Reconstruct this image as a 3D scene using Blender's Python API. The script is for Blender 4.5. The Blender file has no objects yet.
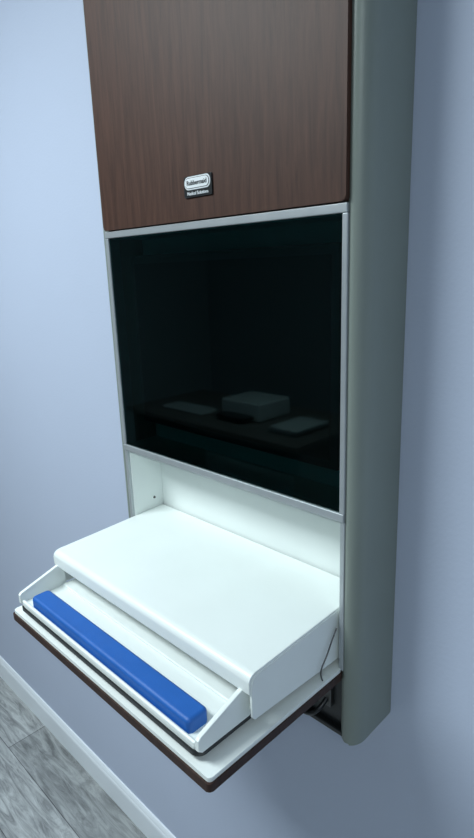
import bpy, bmesh, math
from mathutils import Matrix, Vector

scene = bpy.context.scene
scene.view_settings.view_transform = 'Standard'

# ---------------------------------------------------------------- materials
def new_mat(name):
    m = bpy.data.materials.new(name); m.use_nodes = True
    nt = m.node_tree
    return m, nt, nt.nodes['Principled BSDF']

def paint(name, col, rough=0.5, var=0.04, scale=6.0, bump=0.0, bscale=200, metal=0.0, spec=0.5, coat=0.0):
    m, nt, b = new_mat(name)
    tc = nt.nodes.new('ShaderNodeTexCoord')
    n = nt.nodes.new('ShaderNodeTexNoise'); n.inputs['Scale'].default_value = scale
    n.inputs['Detail'].default_value = 4
    r = nt.nodes.new('ShaderNodeValToRGB')
    r.color_ramp.elements[0].position = 0.3; r.color_ramp.elements[1].position = 0.7
    r.color_ramp.elements[0].color = tuple(max(0, c*(1-var)) for c in col)+(1,)
    r.color_ramp.elements[1].color = tuple(min(1, c*(1+var)) for c in col)+(1,)
    nt.links.new(tc.outputs['Object'], n.inputs['Vector'])
    nt.links.new(n.outputs['Fac'], r.inputs['Fac'])
    nt.links.new(r.outputs['Color'], b.inputs['Base Color'])
    b.inputs['Roughness'].default_value = rough
    b.inputs['Metallic'].default_value = metal
    b.inputs['Specular IOR Level'].default_value = spec
    b.inputs['Coat Weight'].default_value = coat
    if bump > 0:
        n2 = nt.nodes.new('ShaderNodeTexNoise'); n2.inputs['Scale'].default_value = bscale
        n2.inputs['Detail'].default_value = 3
        bp = nt.nodes.new('ShaderNodeBump'); bp.inputs['Strength'].default_value = bump
        bp.inputs['Distance'].default_value = 0.002
        nt.links.new(tc.outputs['Object'], n2.inputs['Vector'])
        nt.links.new(n2.outputs['Fac'], bp.inputs['Height'])
        nt.links.new(bp.outputs['Normal'], b.inputs['Normal'])
    return m

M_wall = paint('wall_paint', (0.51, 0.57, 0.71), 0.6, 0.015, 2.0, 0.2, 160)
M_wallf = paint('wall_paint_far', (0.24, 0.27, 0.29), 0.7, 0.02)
M_ceil = paint('ceiling_paint', (0.75, 0.78, 0.80), 0.8, 0.02)
M_base = paint('baseboard_paint', (0.84, 0.89, 0.94), 0.35, 0.02)
M_grey = paint('grey_green_powdercoat', (0.225, 0.26, 0.235), 0.38, 0.03, 8, 0.08, 500)
M_white = paint('white_powdercoat', (0.84, 0.89, 0.87), 0.34, 0.015, 10, 0.08, 700)
M_whitein = paint('white_laminate_inside', (0.80, 0.85, 0.83), 0.5, 0.02, 6)
M_alu = paint('brushed_aluminium', (0.44, 0.47, 0.49), 0.4, 0.04, 30, metal=0.45)
M_black = paint('black_plastic', (0.012, 0.014, 0.016), 0.35, 0.1)
M_scr = paint('monitor_screen_black', (0.003, 0.006, 0.007), 0.4, 0.1, spec=0.2)
M_blue = paint('blue_gel_rubber', (0.010, 0.110, 0.43), 0.5, 0.05, 25, 0.15, 400)
M_teal = paint('inner_panel_grey_green', (0.40, 0.50, 0.49), 0.6, 0.1)
M_label = paint('label_white', (0.80, 0.83, 0.85), 0.4, 0.01)
M_item = paint('office_grey_plastic', (0.40, 0.42, 0.43), 0.5, 0.03)
M_desk = paint('desk_laminate', (0.10, 0.09, 0.085), 0.5)
M_steel = paint('steel_dark', (0.12, 0.12, 0.12), 0.35, 0.05, metal=0.9)

def wood(name, dark, light):
    m, nt, b = new_mat(name)
    tc = nt.nodes.new('ShaderNodeTexCoord')
    mp = nt.nodes.new('ShaderNodeMapping')
    mp.inputs['Scale'].default_value = (70, 70, 5)
    n = nt.nodes.new('ShaderNodeTexNoise'); n.inputs['Scale'].default_value = 1.8
    n.inputs['Detail'].default_value = 8; n.inputs['Roughness'].default_value = 0.65
    n.inputs['Distortion'].default_value = 0.6
    r = nt.nodes.new('ShaderNodeValToRGB')
    r.color_ramp.elements[0].position = 0.25; r.color_ramp.elements[1].position = 0.75
    r.color_ramp.elements[0].color = dark+(1,); r.color_ramp.elements[1].color = light+(1,)
    nt.links.new(tc.outputs['Object'], mp.inputs['Vector'])
    nt.links.new(mp.outputs['Vector'], n.inputs['Vector'])
    nt.links.new(n.outputs['Fac'], r.inputs['Fac'])
    nt.links.new(r.outputs['Color'], b.inputs['Base Color'])
    bp = nt.nodes.new('ShaderNodeBump'); bp.inputs['Strength'].default_value = 0.1
    bp.inputs['Distance'].default_value = 0.001
    nt.links.new(n.outputs['Fac'], bp.inputs['Height'])
    nt.links.new(bp.outputs['Normal'], b.inputs['Normal'])
    b.inputs['Roughness'].default_value = 0.5
    b.inputs['Specular IOR Level'].default_value = 0.3
    return m
M_wood = wood('dark_walnut_laminate', (0.036, 0.016, 0.011), (0.094, 0.043, 0.029))
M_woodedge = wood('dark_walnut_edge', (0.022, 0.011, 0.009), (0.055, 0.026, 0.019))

M_glass, nt, b = new_mat('tinted_glass')
nt.nodes.remove(b)
out = nt.nodes['Material Output']
tr = nt.nodes.new('ShaderNodeBsdfTransparent'); tr.inputs['Color'].default_value = (0.16, 0.42, 0.42, 1)
gl = nt.nodes.new('ShaderNodeBsdfGlossy'); gl.inputs['Roughness'].default_value = 0.03
gl.inputs['Color'].default_value = (0.60, 0.92, 0.90, 1)
fr = nt.nodes.new('ShaderNodeFresnel'); fr.inputs['IOR'].default_value = 1.5
mx = nt.nodes.new('ShaderNodeMixShader')
nt.links.new(fr.outputs[0], mx.inputs[0]); nt.links.new(tr.outputs[0], mx.inputs[1])
nt.links.new(gl.outputs[0], mx.inputs[2]); nt.links.new(mx.outputs[0], out.inputs[0])

M_floor, nt, b = new_mat('grey_vinyl_plank')
tc = nt.nodes.new('ShaderNodeTexCoord')
br = nt.nodes.new('ShaderNodeTexBrick'); br.inputs['Scale'].default_value = 1.0
br.inputs['Brick Width'].default_value = 0.95; br.inputs['Row Height'].default_value = 0.16
br.inputs['Mortar Size'].default_value = 0.0015; br.inputs['Mortar Smooth'].default_value = 0.2
br.offset = 0.37
br.inputs['Color1'].default_value = (0.30, 0.315, 0.315, 1); br.inputs['Color2'].default_value = (0.46, 0.48, 0.48, 1)
br.inputs['Mortar'].default_value = (0.12, 0.12, 0.13, 1)
mp = nt.nodes.new('ShaderNodeMapping'); mp.inputs['Scale'].default_value = (4, 26, 1)
n = nt.nodes.new('ShaderNodeTexNoise'); n.inputs['Scale'].default_value = 1.5; n.inputs['Detail'].default_value = 9
n.inputs['Roughness'].default_value = 0.7; n.inputs['Distortion'].default_value = 1.4
r = nt.nodes.new('ShaderNodeValToRGB')
r.color_ramp.elements[0].position = 0.36; r.color_ramp.elements[1].position = 0.64
r.color_ramp.elements[0].color = (0.45, 0.45, 0.46, 1); r.color_ramp.elements[1].color = (1.2, 1.2, 1.2, 1)
mul = nt.nodes.new('ShaderNodeMix'); mul.data_type = 'RGBA'; mul.blend_type = 'MULTIPLY'
mul.inputs[0].default_value = 1.0
nt.links.new(tc.outputs['Object'], br.inputs['Vector']); nt.links.new(tc.outputs['Object'], mp.inputs['Vector'])
nt.links.new(mp.outputs[0], n.inputs['Vector']); nt.links.new(n.outputs['Fac'], r.inputs['Fac'])
nt.links.new(br.outputs['Color'], mul.inputs[6]); nt.links.new(r.outputs['Color'], mul.inputs[7])
nt.links.new(mul.outputs[2], b.inputs['Base Color']); b.inputs['Roughness'].default_value = 0.45

def emis(name, col, s):
    m, nt, b = new_mat(name)
    b.inputs['Base Color'].default_value = (0.8, 0.8, 0.8, 1)
    b.inputs['Emission Color'].default_value = col+(1,)
    b.inputs['Emission Strength'].default_value = s
    return m

# ---------------------------------------------------------------- geometry helpers
def finish(bm, name, mat, parent=None, smooth=False):
    bmesh.ops.recalc_face_normals(bm, faces=bm.faces)
    me = bpy.data.meshes.new(name); bm.to_mesh(me); bm.free()
    me.materials.append(mat)
    o = bpy.data.objects.new(name, me); scene.collection.objects.link(o)
    if smooth:
        for p in me.polygons: p.use_smooth = True
        me.set_sharp_from_angle(angle=math.radians(35))
        wn = o.modifiers.new('weighted_normal', 'WEIGHTED_NORMAL')
        wn.mode = 'FACE_AREA'; wn.weight = 100; wn.keep_sharp = True
    if parent: o.parent = parent
    return o

def box(name, x0, x1, y0, y1, z0, z1, mat, parent=None, bev=0.0, seg=3):
    bm = bmesh.new()
    bmesh.ops.create_cube(bm, size=1)
    for v in bm.verts:
        v.co = Vector(((x0+x1)/2+v.co.x*(x1-x0), (y0+y1)/2+v.co.y*(y1-y0), (z0+z1)/2+v.co.z*(z1-z0)))
    if bev > 0:
        bmesh.ops.bevel(bm, geom=bm.edges[:], offset=bev, segments=seg, profile=0.5, affect='EDGES')
    return finish(bm, name, mat, parent, smooth=bev > 0)

def prism(name, pts, a0, a1, axis, mat, parent=None, bev=0.0, seg=2):
    bm = bmesh.new()
    def P(p, a):
        return {'X': (a, p[0], p[1]), 'Z': (p[0], p[1], a), 'Y': (p[0], a, p[1])}[axis]
    v0 = [bm.verts.new(P(p, a0)) for p in pts]; v1 = [bm.verts.new(P(p, a1)) for p in pts]
    f0 = bm.faces.new(v0); f1 = bm.faces.new(v1)
    n = len(pts)
    for i in range(n):
        bm.faces.new((v0[i], v0[(i+1) % n], v1[(i+1) % n], v1[i]))
    if bev > 0:
        es = list(set(list(f0.edges)+list(f1.edges)))
        bmesh.ops.bevel(bm, geom=es, offset=bev, segments=seg, profile=0.5, affect='EDGES')
    return finish(bm, name, mat, parent, smooth=True)

def rrect(a0, a1, b0, b1, r, n=8):
    pts = []
    for cx, cy, s in ((a1-r, b1-r, 0), (a0+r, b1-r, 90), (a0+r, b0+r, 180), (a1-r, b0+r, 270)):
        for i in range(n+1):
            t = math.radians(s+90*i/n)
            pts.append((cx+r*math.cos(t), cy+r*math.sin(t)))
    return pts

def tube(name, pts, rad, mat, parent=None, cyclic=False):
    cu = bpy.data.curves.new(name, 'CURVE'); cu.dimensions = '3D'
    cu.bevel_depth = rad; cu.bevel_resolution = 3
    sp = cu.splines.new('NURBS'); sp.points.add(len(pts)-1)
    for i, p in enumerate(pts): sp.points[i].co = (*p, 1)
    sp.order_u = 3; sp.use_endpoint_u = True; sp.use_cyclic_u = cyclic
    cu.materials.append(mat)
    o = bpy.data.objects.new(name, cu); scene.collection.objects.link(o)
    if parent: o.parent = parent
    return o

def empty(name):
    o = bpy.data.objects.new(name, None); scene.collection.objects.link(o); o.empty_display_size = 0.1
    return o

# ---------------------------------------------------------------- room
RX0, RX1, RY0, H = -4.6, 2.2, -3.6, 2.75
box('wall_back', RX0-0.1, RX1+0.1, 0, 0.1, -0.1, H, M_wall)
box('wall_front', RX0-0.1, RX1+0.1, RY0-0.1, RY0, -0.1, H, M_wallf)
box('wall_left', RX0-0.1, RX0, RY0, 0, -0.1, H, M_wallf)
box('wall_right', RX1, RX1+0.1, RY0, 0, -0.1, H, M_wall)
box('floor', RX0, RX1, RY0, 0, -0.1, 0, M_floor)
box('ceiling', RX0-0.1, RX1+0.1, RY0-0.1, 0.1, H, H+0.1, M_ceil)
bp_ = [(0, 0), (-0.014, 0), (-0.014, 0.072), (-0.012, 0.080), (-0.009, 0.084), (-0.009, 0.088), (-0.007, 0.094), (-0.004, 0.099), (0, 0.100)]
prism('baseboard_back', bp_, RX0, RX1, 'X', M_base)
prism('baseboard_front', [(RY0-p[0], p[1]) for p in bp_], RX0, RX1, 'X', M_base)

def ceiling_light(name, cx, cy, sx, sy, L, col=(0.86, 0.97, 1.0)):
    e = empty(name)
    box('frame', cx-sx/2-0.03, cx+sx/2+0.03, cy-sy/2-0.03, cy+sy/2+0.03, H-0.02, H, M_label, e, 0.004)
    box('diffuser', cx-sx/2, cx+sx/2, cy-sy/2, cy+sy/2, H-0.026, H-0.019, emis('diffuser_glow', col, 2.0), e)
    ld = bpy.data.lights.new('lamp', 'AREA'); ld.shape = 'RECTANGLE'; ld.size = sx; ld.size_y = sy
    ld.energy = L*math.pi*sx*sy; ld.color = col
    lo = bpy.data.objects.new('lamp', ld); scene.collection.objects.link(lo)
    lo.location = (cx, cy, H-0.03); lo.parent = e
ceiling_light('ceiling_light', -1.55, -1.35, 1.2, 0.6, 24)
ceiling_light('added_fill_light', 0.9, -1.9, 0.6, 1.2, 8.5)  # unseen fill panel, added to lift the right wall and cabinet side

# ---------------------------------------------------------------- cabinet
cab = empty('wall_mounted_computer_cabinet')
XL, XR = -1.022, -0.4525
YF = -0.108
ZB, ZT = 0.938, 2.30
def side_profile(xe, s, w):
    pts = [(xe-s*0.006, YF+0.004), (xe, YF)]
    R = 0.030
    pts += [(xe+s*0.003, YF-0.001)]
    for i in range(1, 13):
        t = math.radians(90*i/12)
        pts.append((xe+s*(0.003+(w-0.003)*math.sin(t)), YF-0.001+R-R*math.cos(t)))
    pts += [(xe+s*(w+0.001), -0.001), (xe-s*0.006, -0.001)]
    return pts
prism('side_shell_right', side_profile(XR, 1, 0.0235), ZB, ZT, 'Z', M_grey, cab, 0.005)
prism('side_shell_left', side_profile(XL, -1, 0.0235), ZB, ZT, 'Z', M_grey, cab, 0.005)
box('back_plate', XL, XR, -0.014, -0.002, ZB+0.01, ZT-0.01, M_whitein, cab)
box('top_cap', XL, XR, YF, -0.001, ZT-0.02, ZT-0.004, M_grey, cab, 0.003)

prism('upper_door', rrect(-1.017, -0.4535, 1.778, ZT-0.025, 0.006), -0.116, -0.099, 'Y', M_wood, cab, 0.002)
box('trim_top', -1.020, -0.4535, -0.113, -0.085, 1.764, 1.7765, M_alu, cab, 0.0015)
box('trim_bottom', -1.020, -0.4535, -0.113, -0.085, 1.331, 1.344, M_alu, cab, 0.0015)
box('trim_left', -1.021, -1.011, -0.112, -0.085, 1.344, 1.764, M_alu, cab, 0.0015)
box('trim_right', -0.4620, -0.4530, -0.112, -0.085, 1.344, 1.764, M_alu, cab, 0.0015)
box('frame_left_lower', -1.021, -1.012, -0.110, -0.02, 1.075, 1.331, M_alu, cab, 0.0015)
box('frame_right_lower', -0.4615, -0.4530, -0.110, -0.02, 1.075, 1.331, M_alu, cab, 0.0015)
# glass pane: one sheet, facing the room
bm = bmesh.new()
gx0, gx1, gz0, gz1, gy = -1.0125, -0.461, 1.343, 1.765, -0.109
bm.faces.new([bm.verts.new(p) for p in ((gx0, gy, gz0), (gx1, gy, gz0), (gx1, gy, gz1), (gx0, gy, gz1))])
gme = bpy.data.meshes.new('screen_glass'); bm.to_mesh(gme); bm.free(); gme.materials.append(M_glass)
go = bpy.data.objects.new('screen_glass', gme); scene.collection.objects.link(go); go.parent = cab

box('screen_bay_back', -1.012, -0.461, -0.030, -0.014, 1.343, 1.765, M_teal, cab)
box('screen_bay_floor', -1.012, -0.461, -0.100, -0.030, 1.331, 1.345, M_teal, cab)
box('screen_bay_top', -1.012, -0.461, -0.100, -0.030, 1.762, 1.778, M_teal, cab)

mon = empty('computer_monitor')
box('monitor_body', -0.984, -0.486, -0.082, -0.045, 1.394, 1.730, M_black, mon, 0.006)
box('monitor_screen', -0.970, -0.500, -0.084, -0.081, 1.410, 1.714, M_scr, mon)
box('monitor_mount', -0.80, -0.68, -0.047, -0.028, 1.50, 1.62, M_black, mon)

box('recess_back', -1.012, -0.461, -0.026, -0.014, 1.075, 1.331, M_whitein, cab)
box('recess_left', -1.0125, -1.009, -0.104, -0.024, 1.075, 1.331, M_whitein, cab)
box('recess_right', -0.4645, -0.4610, -0.104, -0.024, 1.075, 1.331, M_whitein, cab)
box('recess_top', -1.012, -0.461, -0.106, -0.024, 1.325, 1.3315, M_whitein, cab)
box('recess_floor', -1.012, -0.461, -0.106, -0.024, 1.068, 1.078, M_whitein, cab)

prism('fold_down_door_inner', rrect(-1.019, -0.457, -0.392, -0.106, 0.006), 1.070, 1.078, 'Z', M_white, cab, 0.001)
prism('fold_down_door_outer', rrect(-1.021, -0.455, -0.395, -0.104, 0.006), 1.058, 1.0715, 'Z', M_woodedge, cab, 0.0015)
tube('door_hinge', [(-1.01, -0.106, 1.066), (-0.74, -0.106, 1.066), (-0.47, -0.106, 1.066)], 0.004, M_steel, cab)

def cover_profile():
    top = [(-0.030, 1.182), (-0.291, 1.171)]
    c = (-0.291, 1.159)
    for i in range(1, 9):
        t = math.radians(90+90*i/8)
        top.append((c[0]+0.013*math.cos(t), c[1]+0.012*math.sin(t)))
    top += [(-0.304, 1.142), (-0.302, 1.139), (-0.297, 1.139), (-0.2955, 1.142), (-0.2955, 1.158), (-0.288, 1.162), (-0.030, 1.174)]
    return top
prism('keyboard_cover', cover_profile(), -1.0085, -0.469, 'X', M_white, cab, 0.0015)
endp = [(-0.030, 1.178), (-0.289, 1.167), (-0.297, 1.163), (-0.301, 1.153), (-0.301, 1.104), (-0.296, 1.098), (-0.030, 1.084)]
prism('cover_end_right', endp, -0.4715, -0.4675, 'X', M_white, cab, 0.001)
prism('cover_end_left', endp, -1.0088, -1.0048, 'X', M_white, cab, 0.001)

prism('keyboard_tray', rrect(-0.998, -0.484, -0.384, -0.06, 0.014), 1.092, 1.099, 'Z', M_white, cab, 0.0015)
prism('tray_shadow_line', rrect(-0.999, -0.483, -0.387, -0.07, 0.014), 1.0865, 1.0930, 'Z', M_black, cab)  # shadow line under the tray edge, built as a black sheet
box('tray_front_rim', -0.990, -0.492, -0.385, -0.379, 1.094, 1.106, M_white, cab, 0.0028)
wedge = [(-0.386, 1.098), (-0.386, 1.114), (-0.382, 1.118), (-0.306, 1.143), (-0.300, 1.143), (-0.290, 1.140), (-0.290, 1.093), (-0.380, 1.093)]
prism('tray_side_left', wedge, -1.002, -0.994, 'X', M_white, cab, 0.002)
prism('tray_side_right', wedge, -0.490, -0.482, 'X', M_white, cab, 0.002)
box('tray_back_step', -0.990, -0.492, -0.300, -0.10, 1.099, 1.104, M_white, cab, 0.002)
for i, x in enumerate((-0.93, -0.55)):
    box('tray_slide_%d' % i, x-0.02, x+0.02, -0.30, -0.04, 1.078, 1.0875, M_steel, cab, 0.001)

tube('stay_wire', [(-0.4640, -0.112, 1.150), (-0.4635, -0.125, 1.135), (-0.4630, -0.138, 1.115), (-0.4620, -0.160, 1.095), (-0.4610, -0.152, 1.079)], 0.0012, M_steel, cab)

box('lower_housing', -1.020, -0.4545, -0.096, -0.014, 0.948, 1.056, M_black, cab, 0.004)
box('lower_housing_lip', -1.020, -0.4545, -0.106, -0.020, 0.944, 0.955, M_black, cab, 0.003)
box('power_module', -0.565, -0.48, -0.104, -0.094, 0.985, 1.035, M_steel, cab, 0.003)
box('power_module_label', -0.525, -0.505, -0.1055, -0.1035, 1.000, 1.014, M_alu, cab)
tube('power_cable', [(-0.49, -0.10, 1.00), (-0.49, -0.125, 0.985), (-0.52, -0.125, 0.965), (-0.60, -0.11, 0.965), (-0.66, -0.10, 0.98)], 0.004, M_black, cab)

def screw(x, y, z, axis):
    bm = bmesh.new()
    bmesh.ops.create_cone(bm, cap_ends=True, segments=20, radius1=0.003, radius2=0.0022, depth=0.002)
    rot = Matrix.Rotation(math.radians(90), 4, 'Y' if axis == 'X' else 'X')
    bmesh.ops.transform(bm, matrix=Matrix.Translation((x, y, z)) @ rot, verts=bm.verts)
    finish(bm, 'screw', M_steel, cab)
screw(-1.008, -0.05, 1.205, 'X')

bd = empty('badge'); bd.parent = cab
prism('badge_plate', rrect(-0.766, -0.700, 1.812, 1.844, 0.002), -0.1185, -0.1155, 'Y', M_black, bd, 0.0006)
prism('badge_oval', rrect(-0.7635, -0.7025, 1.8232, 1.8430, 0.009), -0.1195, -0.118, 'Y', M_label, bd, 0.0004)
prism('badge_oval_inner', rrect(-0.7615, -0.7045, 1.8250, 1.8412, 0.0078), -0.1200, -0.119, 'Y', M_black, bd)
prism('badge_oval_field', rrect(-0.7607, -0.7053, 1.8257, 1.8405, 0.0072), -0.1203, -0.1195, 'Y', M_label, bd)
def text(name, s, size, x, z, y, mat):
    cu = bpy.data.curves.new(name, 'FONT'); cu.body = s; cu.size = size
    cu.align_x = 'CENTER'; cu.align_y = 'CENTER'; cu.extrude = 0.0002; cu.offset = 0.0001
    cu.materials.append(mat)
    o = bpy.data.objects.new(name, cu); scene.collection.objects.link(o)
    o.location = (x, y, z); o.rotation_euler = (math.radians(90), 0, 0); o.parent = bd
text('badge_text', 'Rubbermaid', 0.0098, -0.733, 1.833, -0.1206, M_black)
text('badge_subtext', 'Medical Solutions', 0.0072, -0.733, 1.8175, -0.1190, M_label)

def wrist():
    y0, y1, z0, z1 = -0.377, -0.340, 1.099, 1.121
    bm = bmesh.new()
    bmesh.ops.create_cube(bm, size=1)
    x0, x1 = -0.966, -0.512
    for v in bm.verts:
        v.co = Vector(((x0+x1)/2+v.co.x*(x1-x0), (y0+y1)/2+v.co.y*(y1-y0), (z0+z1)/2+v.co.z*(z1-z0)))
    vert_e = [e for e in bm.edges if abs(e.verts[0].co.z-e.verts[1].co.z) > 0.01]
    bmesh.ops.bevel(bm, geom=vert_e, offset=0.008, segments=5, profile=0.5, affect='EDGES')
    top_e = [e for e in bm.edges if e.verts[0].co.z > z1-1e-5 and e.verts[1].co.z > z1-1e-5]
    bmesh.ops.bevel(bm, geom=top_e, offset=0.0065, segments=5, profile=0.5, affect='EDGES')
    return finish(bm, 'keyboard_wrist_rest', M_blue, smooth=True)
wrist()

# ---------------------------------------------------------------- rest of room (faintly seen in the glass)
desk = empty('office_desk')
dx0, dx1, dy0, dy1 = -3.5, -1.9, -2.5, -1.75
box('desk_top', dx0, dx1, dy0, dy1, 0.72, 0.75, M_desk, desk, 0.004)
for i, x in enumerate((dx0+0.04, dx1-0.04)):
    box('desk_side_%d' % i, x-0.02, x+0.02, dy0+0.05, dy1-0.05, 0.0, 0.72, M_desk, desk, 0.003)
box('desk_modesty', dx0+0.06, dx1-0.06, dy0+0.05, dy0+0.07, 0.25, 0.72, M_desk, desk)
prn = empty('printer')
box('printer_body', -2.75, -2.40, -2.30, -2.0, 0.75, 0.87, M_item, prn, 0.015)
box('printer_tray', -2.70, -2.45, -2.01, -1.90, 0.77, 0.79, M_black, prn, 0.004)
kb = empty('computer_keyboard')
box('keyboard_base', -3.25, -2.85, -2.05, -1.90, 0.75, 0.77, M_item, kb, 0.005)
for i in range(12):
    for j in range(4):
        box('key', -3.235+i*0.0315, -3.208+i*0.0315, -2.04+j*0.032, -2.014+j*0.032, 0.769, 0.776, M_item, kb)
stack = empty('paper_stack')
for i in range(4):
    box('sheets_%d' % i, -2.25+0.01*i, -2.04+0.01*i, -2.2+0.005*i, -1.9+0.005*i, 0.75+0.01*i, 0.7595+0.01*i, M_item, stack, 0.001)

w = bpy.data.worlds.new('room_ambient'); scene.world = w; w.use_nodes = True
w.node_tree.nodes['Background'].inputs[0].default_value = (0.5, 0.6, 0.8, 1)
w.node_tree.nodes['Background'].inputs[1].default_value = 0.3

# ---------------------------------------------------------------- camera
cd = bpy.data.cameras.new('camera'); cam = bpy.data.objects.new('camera', cd)
scene.collection.objects.link(cam); scene.camera = cam
cd.sensor_fit = 'VERTICAL'; cd.sensor_height = 24; cd.lens = 24*578/838
cd.clip_start = 0.02
back = Vector((0.691, -0.677, 0.2528)).normalized()
up = Vector((-0.155, 0.2027, 0.967)); up = (up-back*up.dot(back)).normalized()
right = up.cross(back)
R = Matrix((right, up, back)).transposed().to_4x4()
cam.matrix_world = Matrix.Translation((0, -0.768, 1.70)) @ R
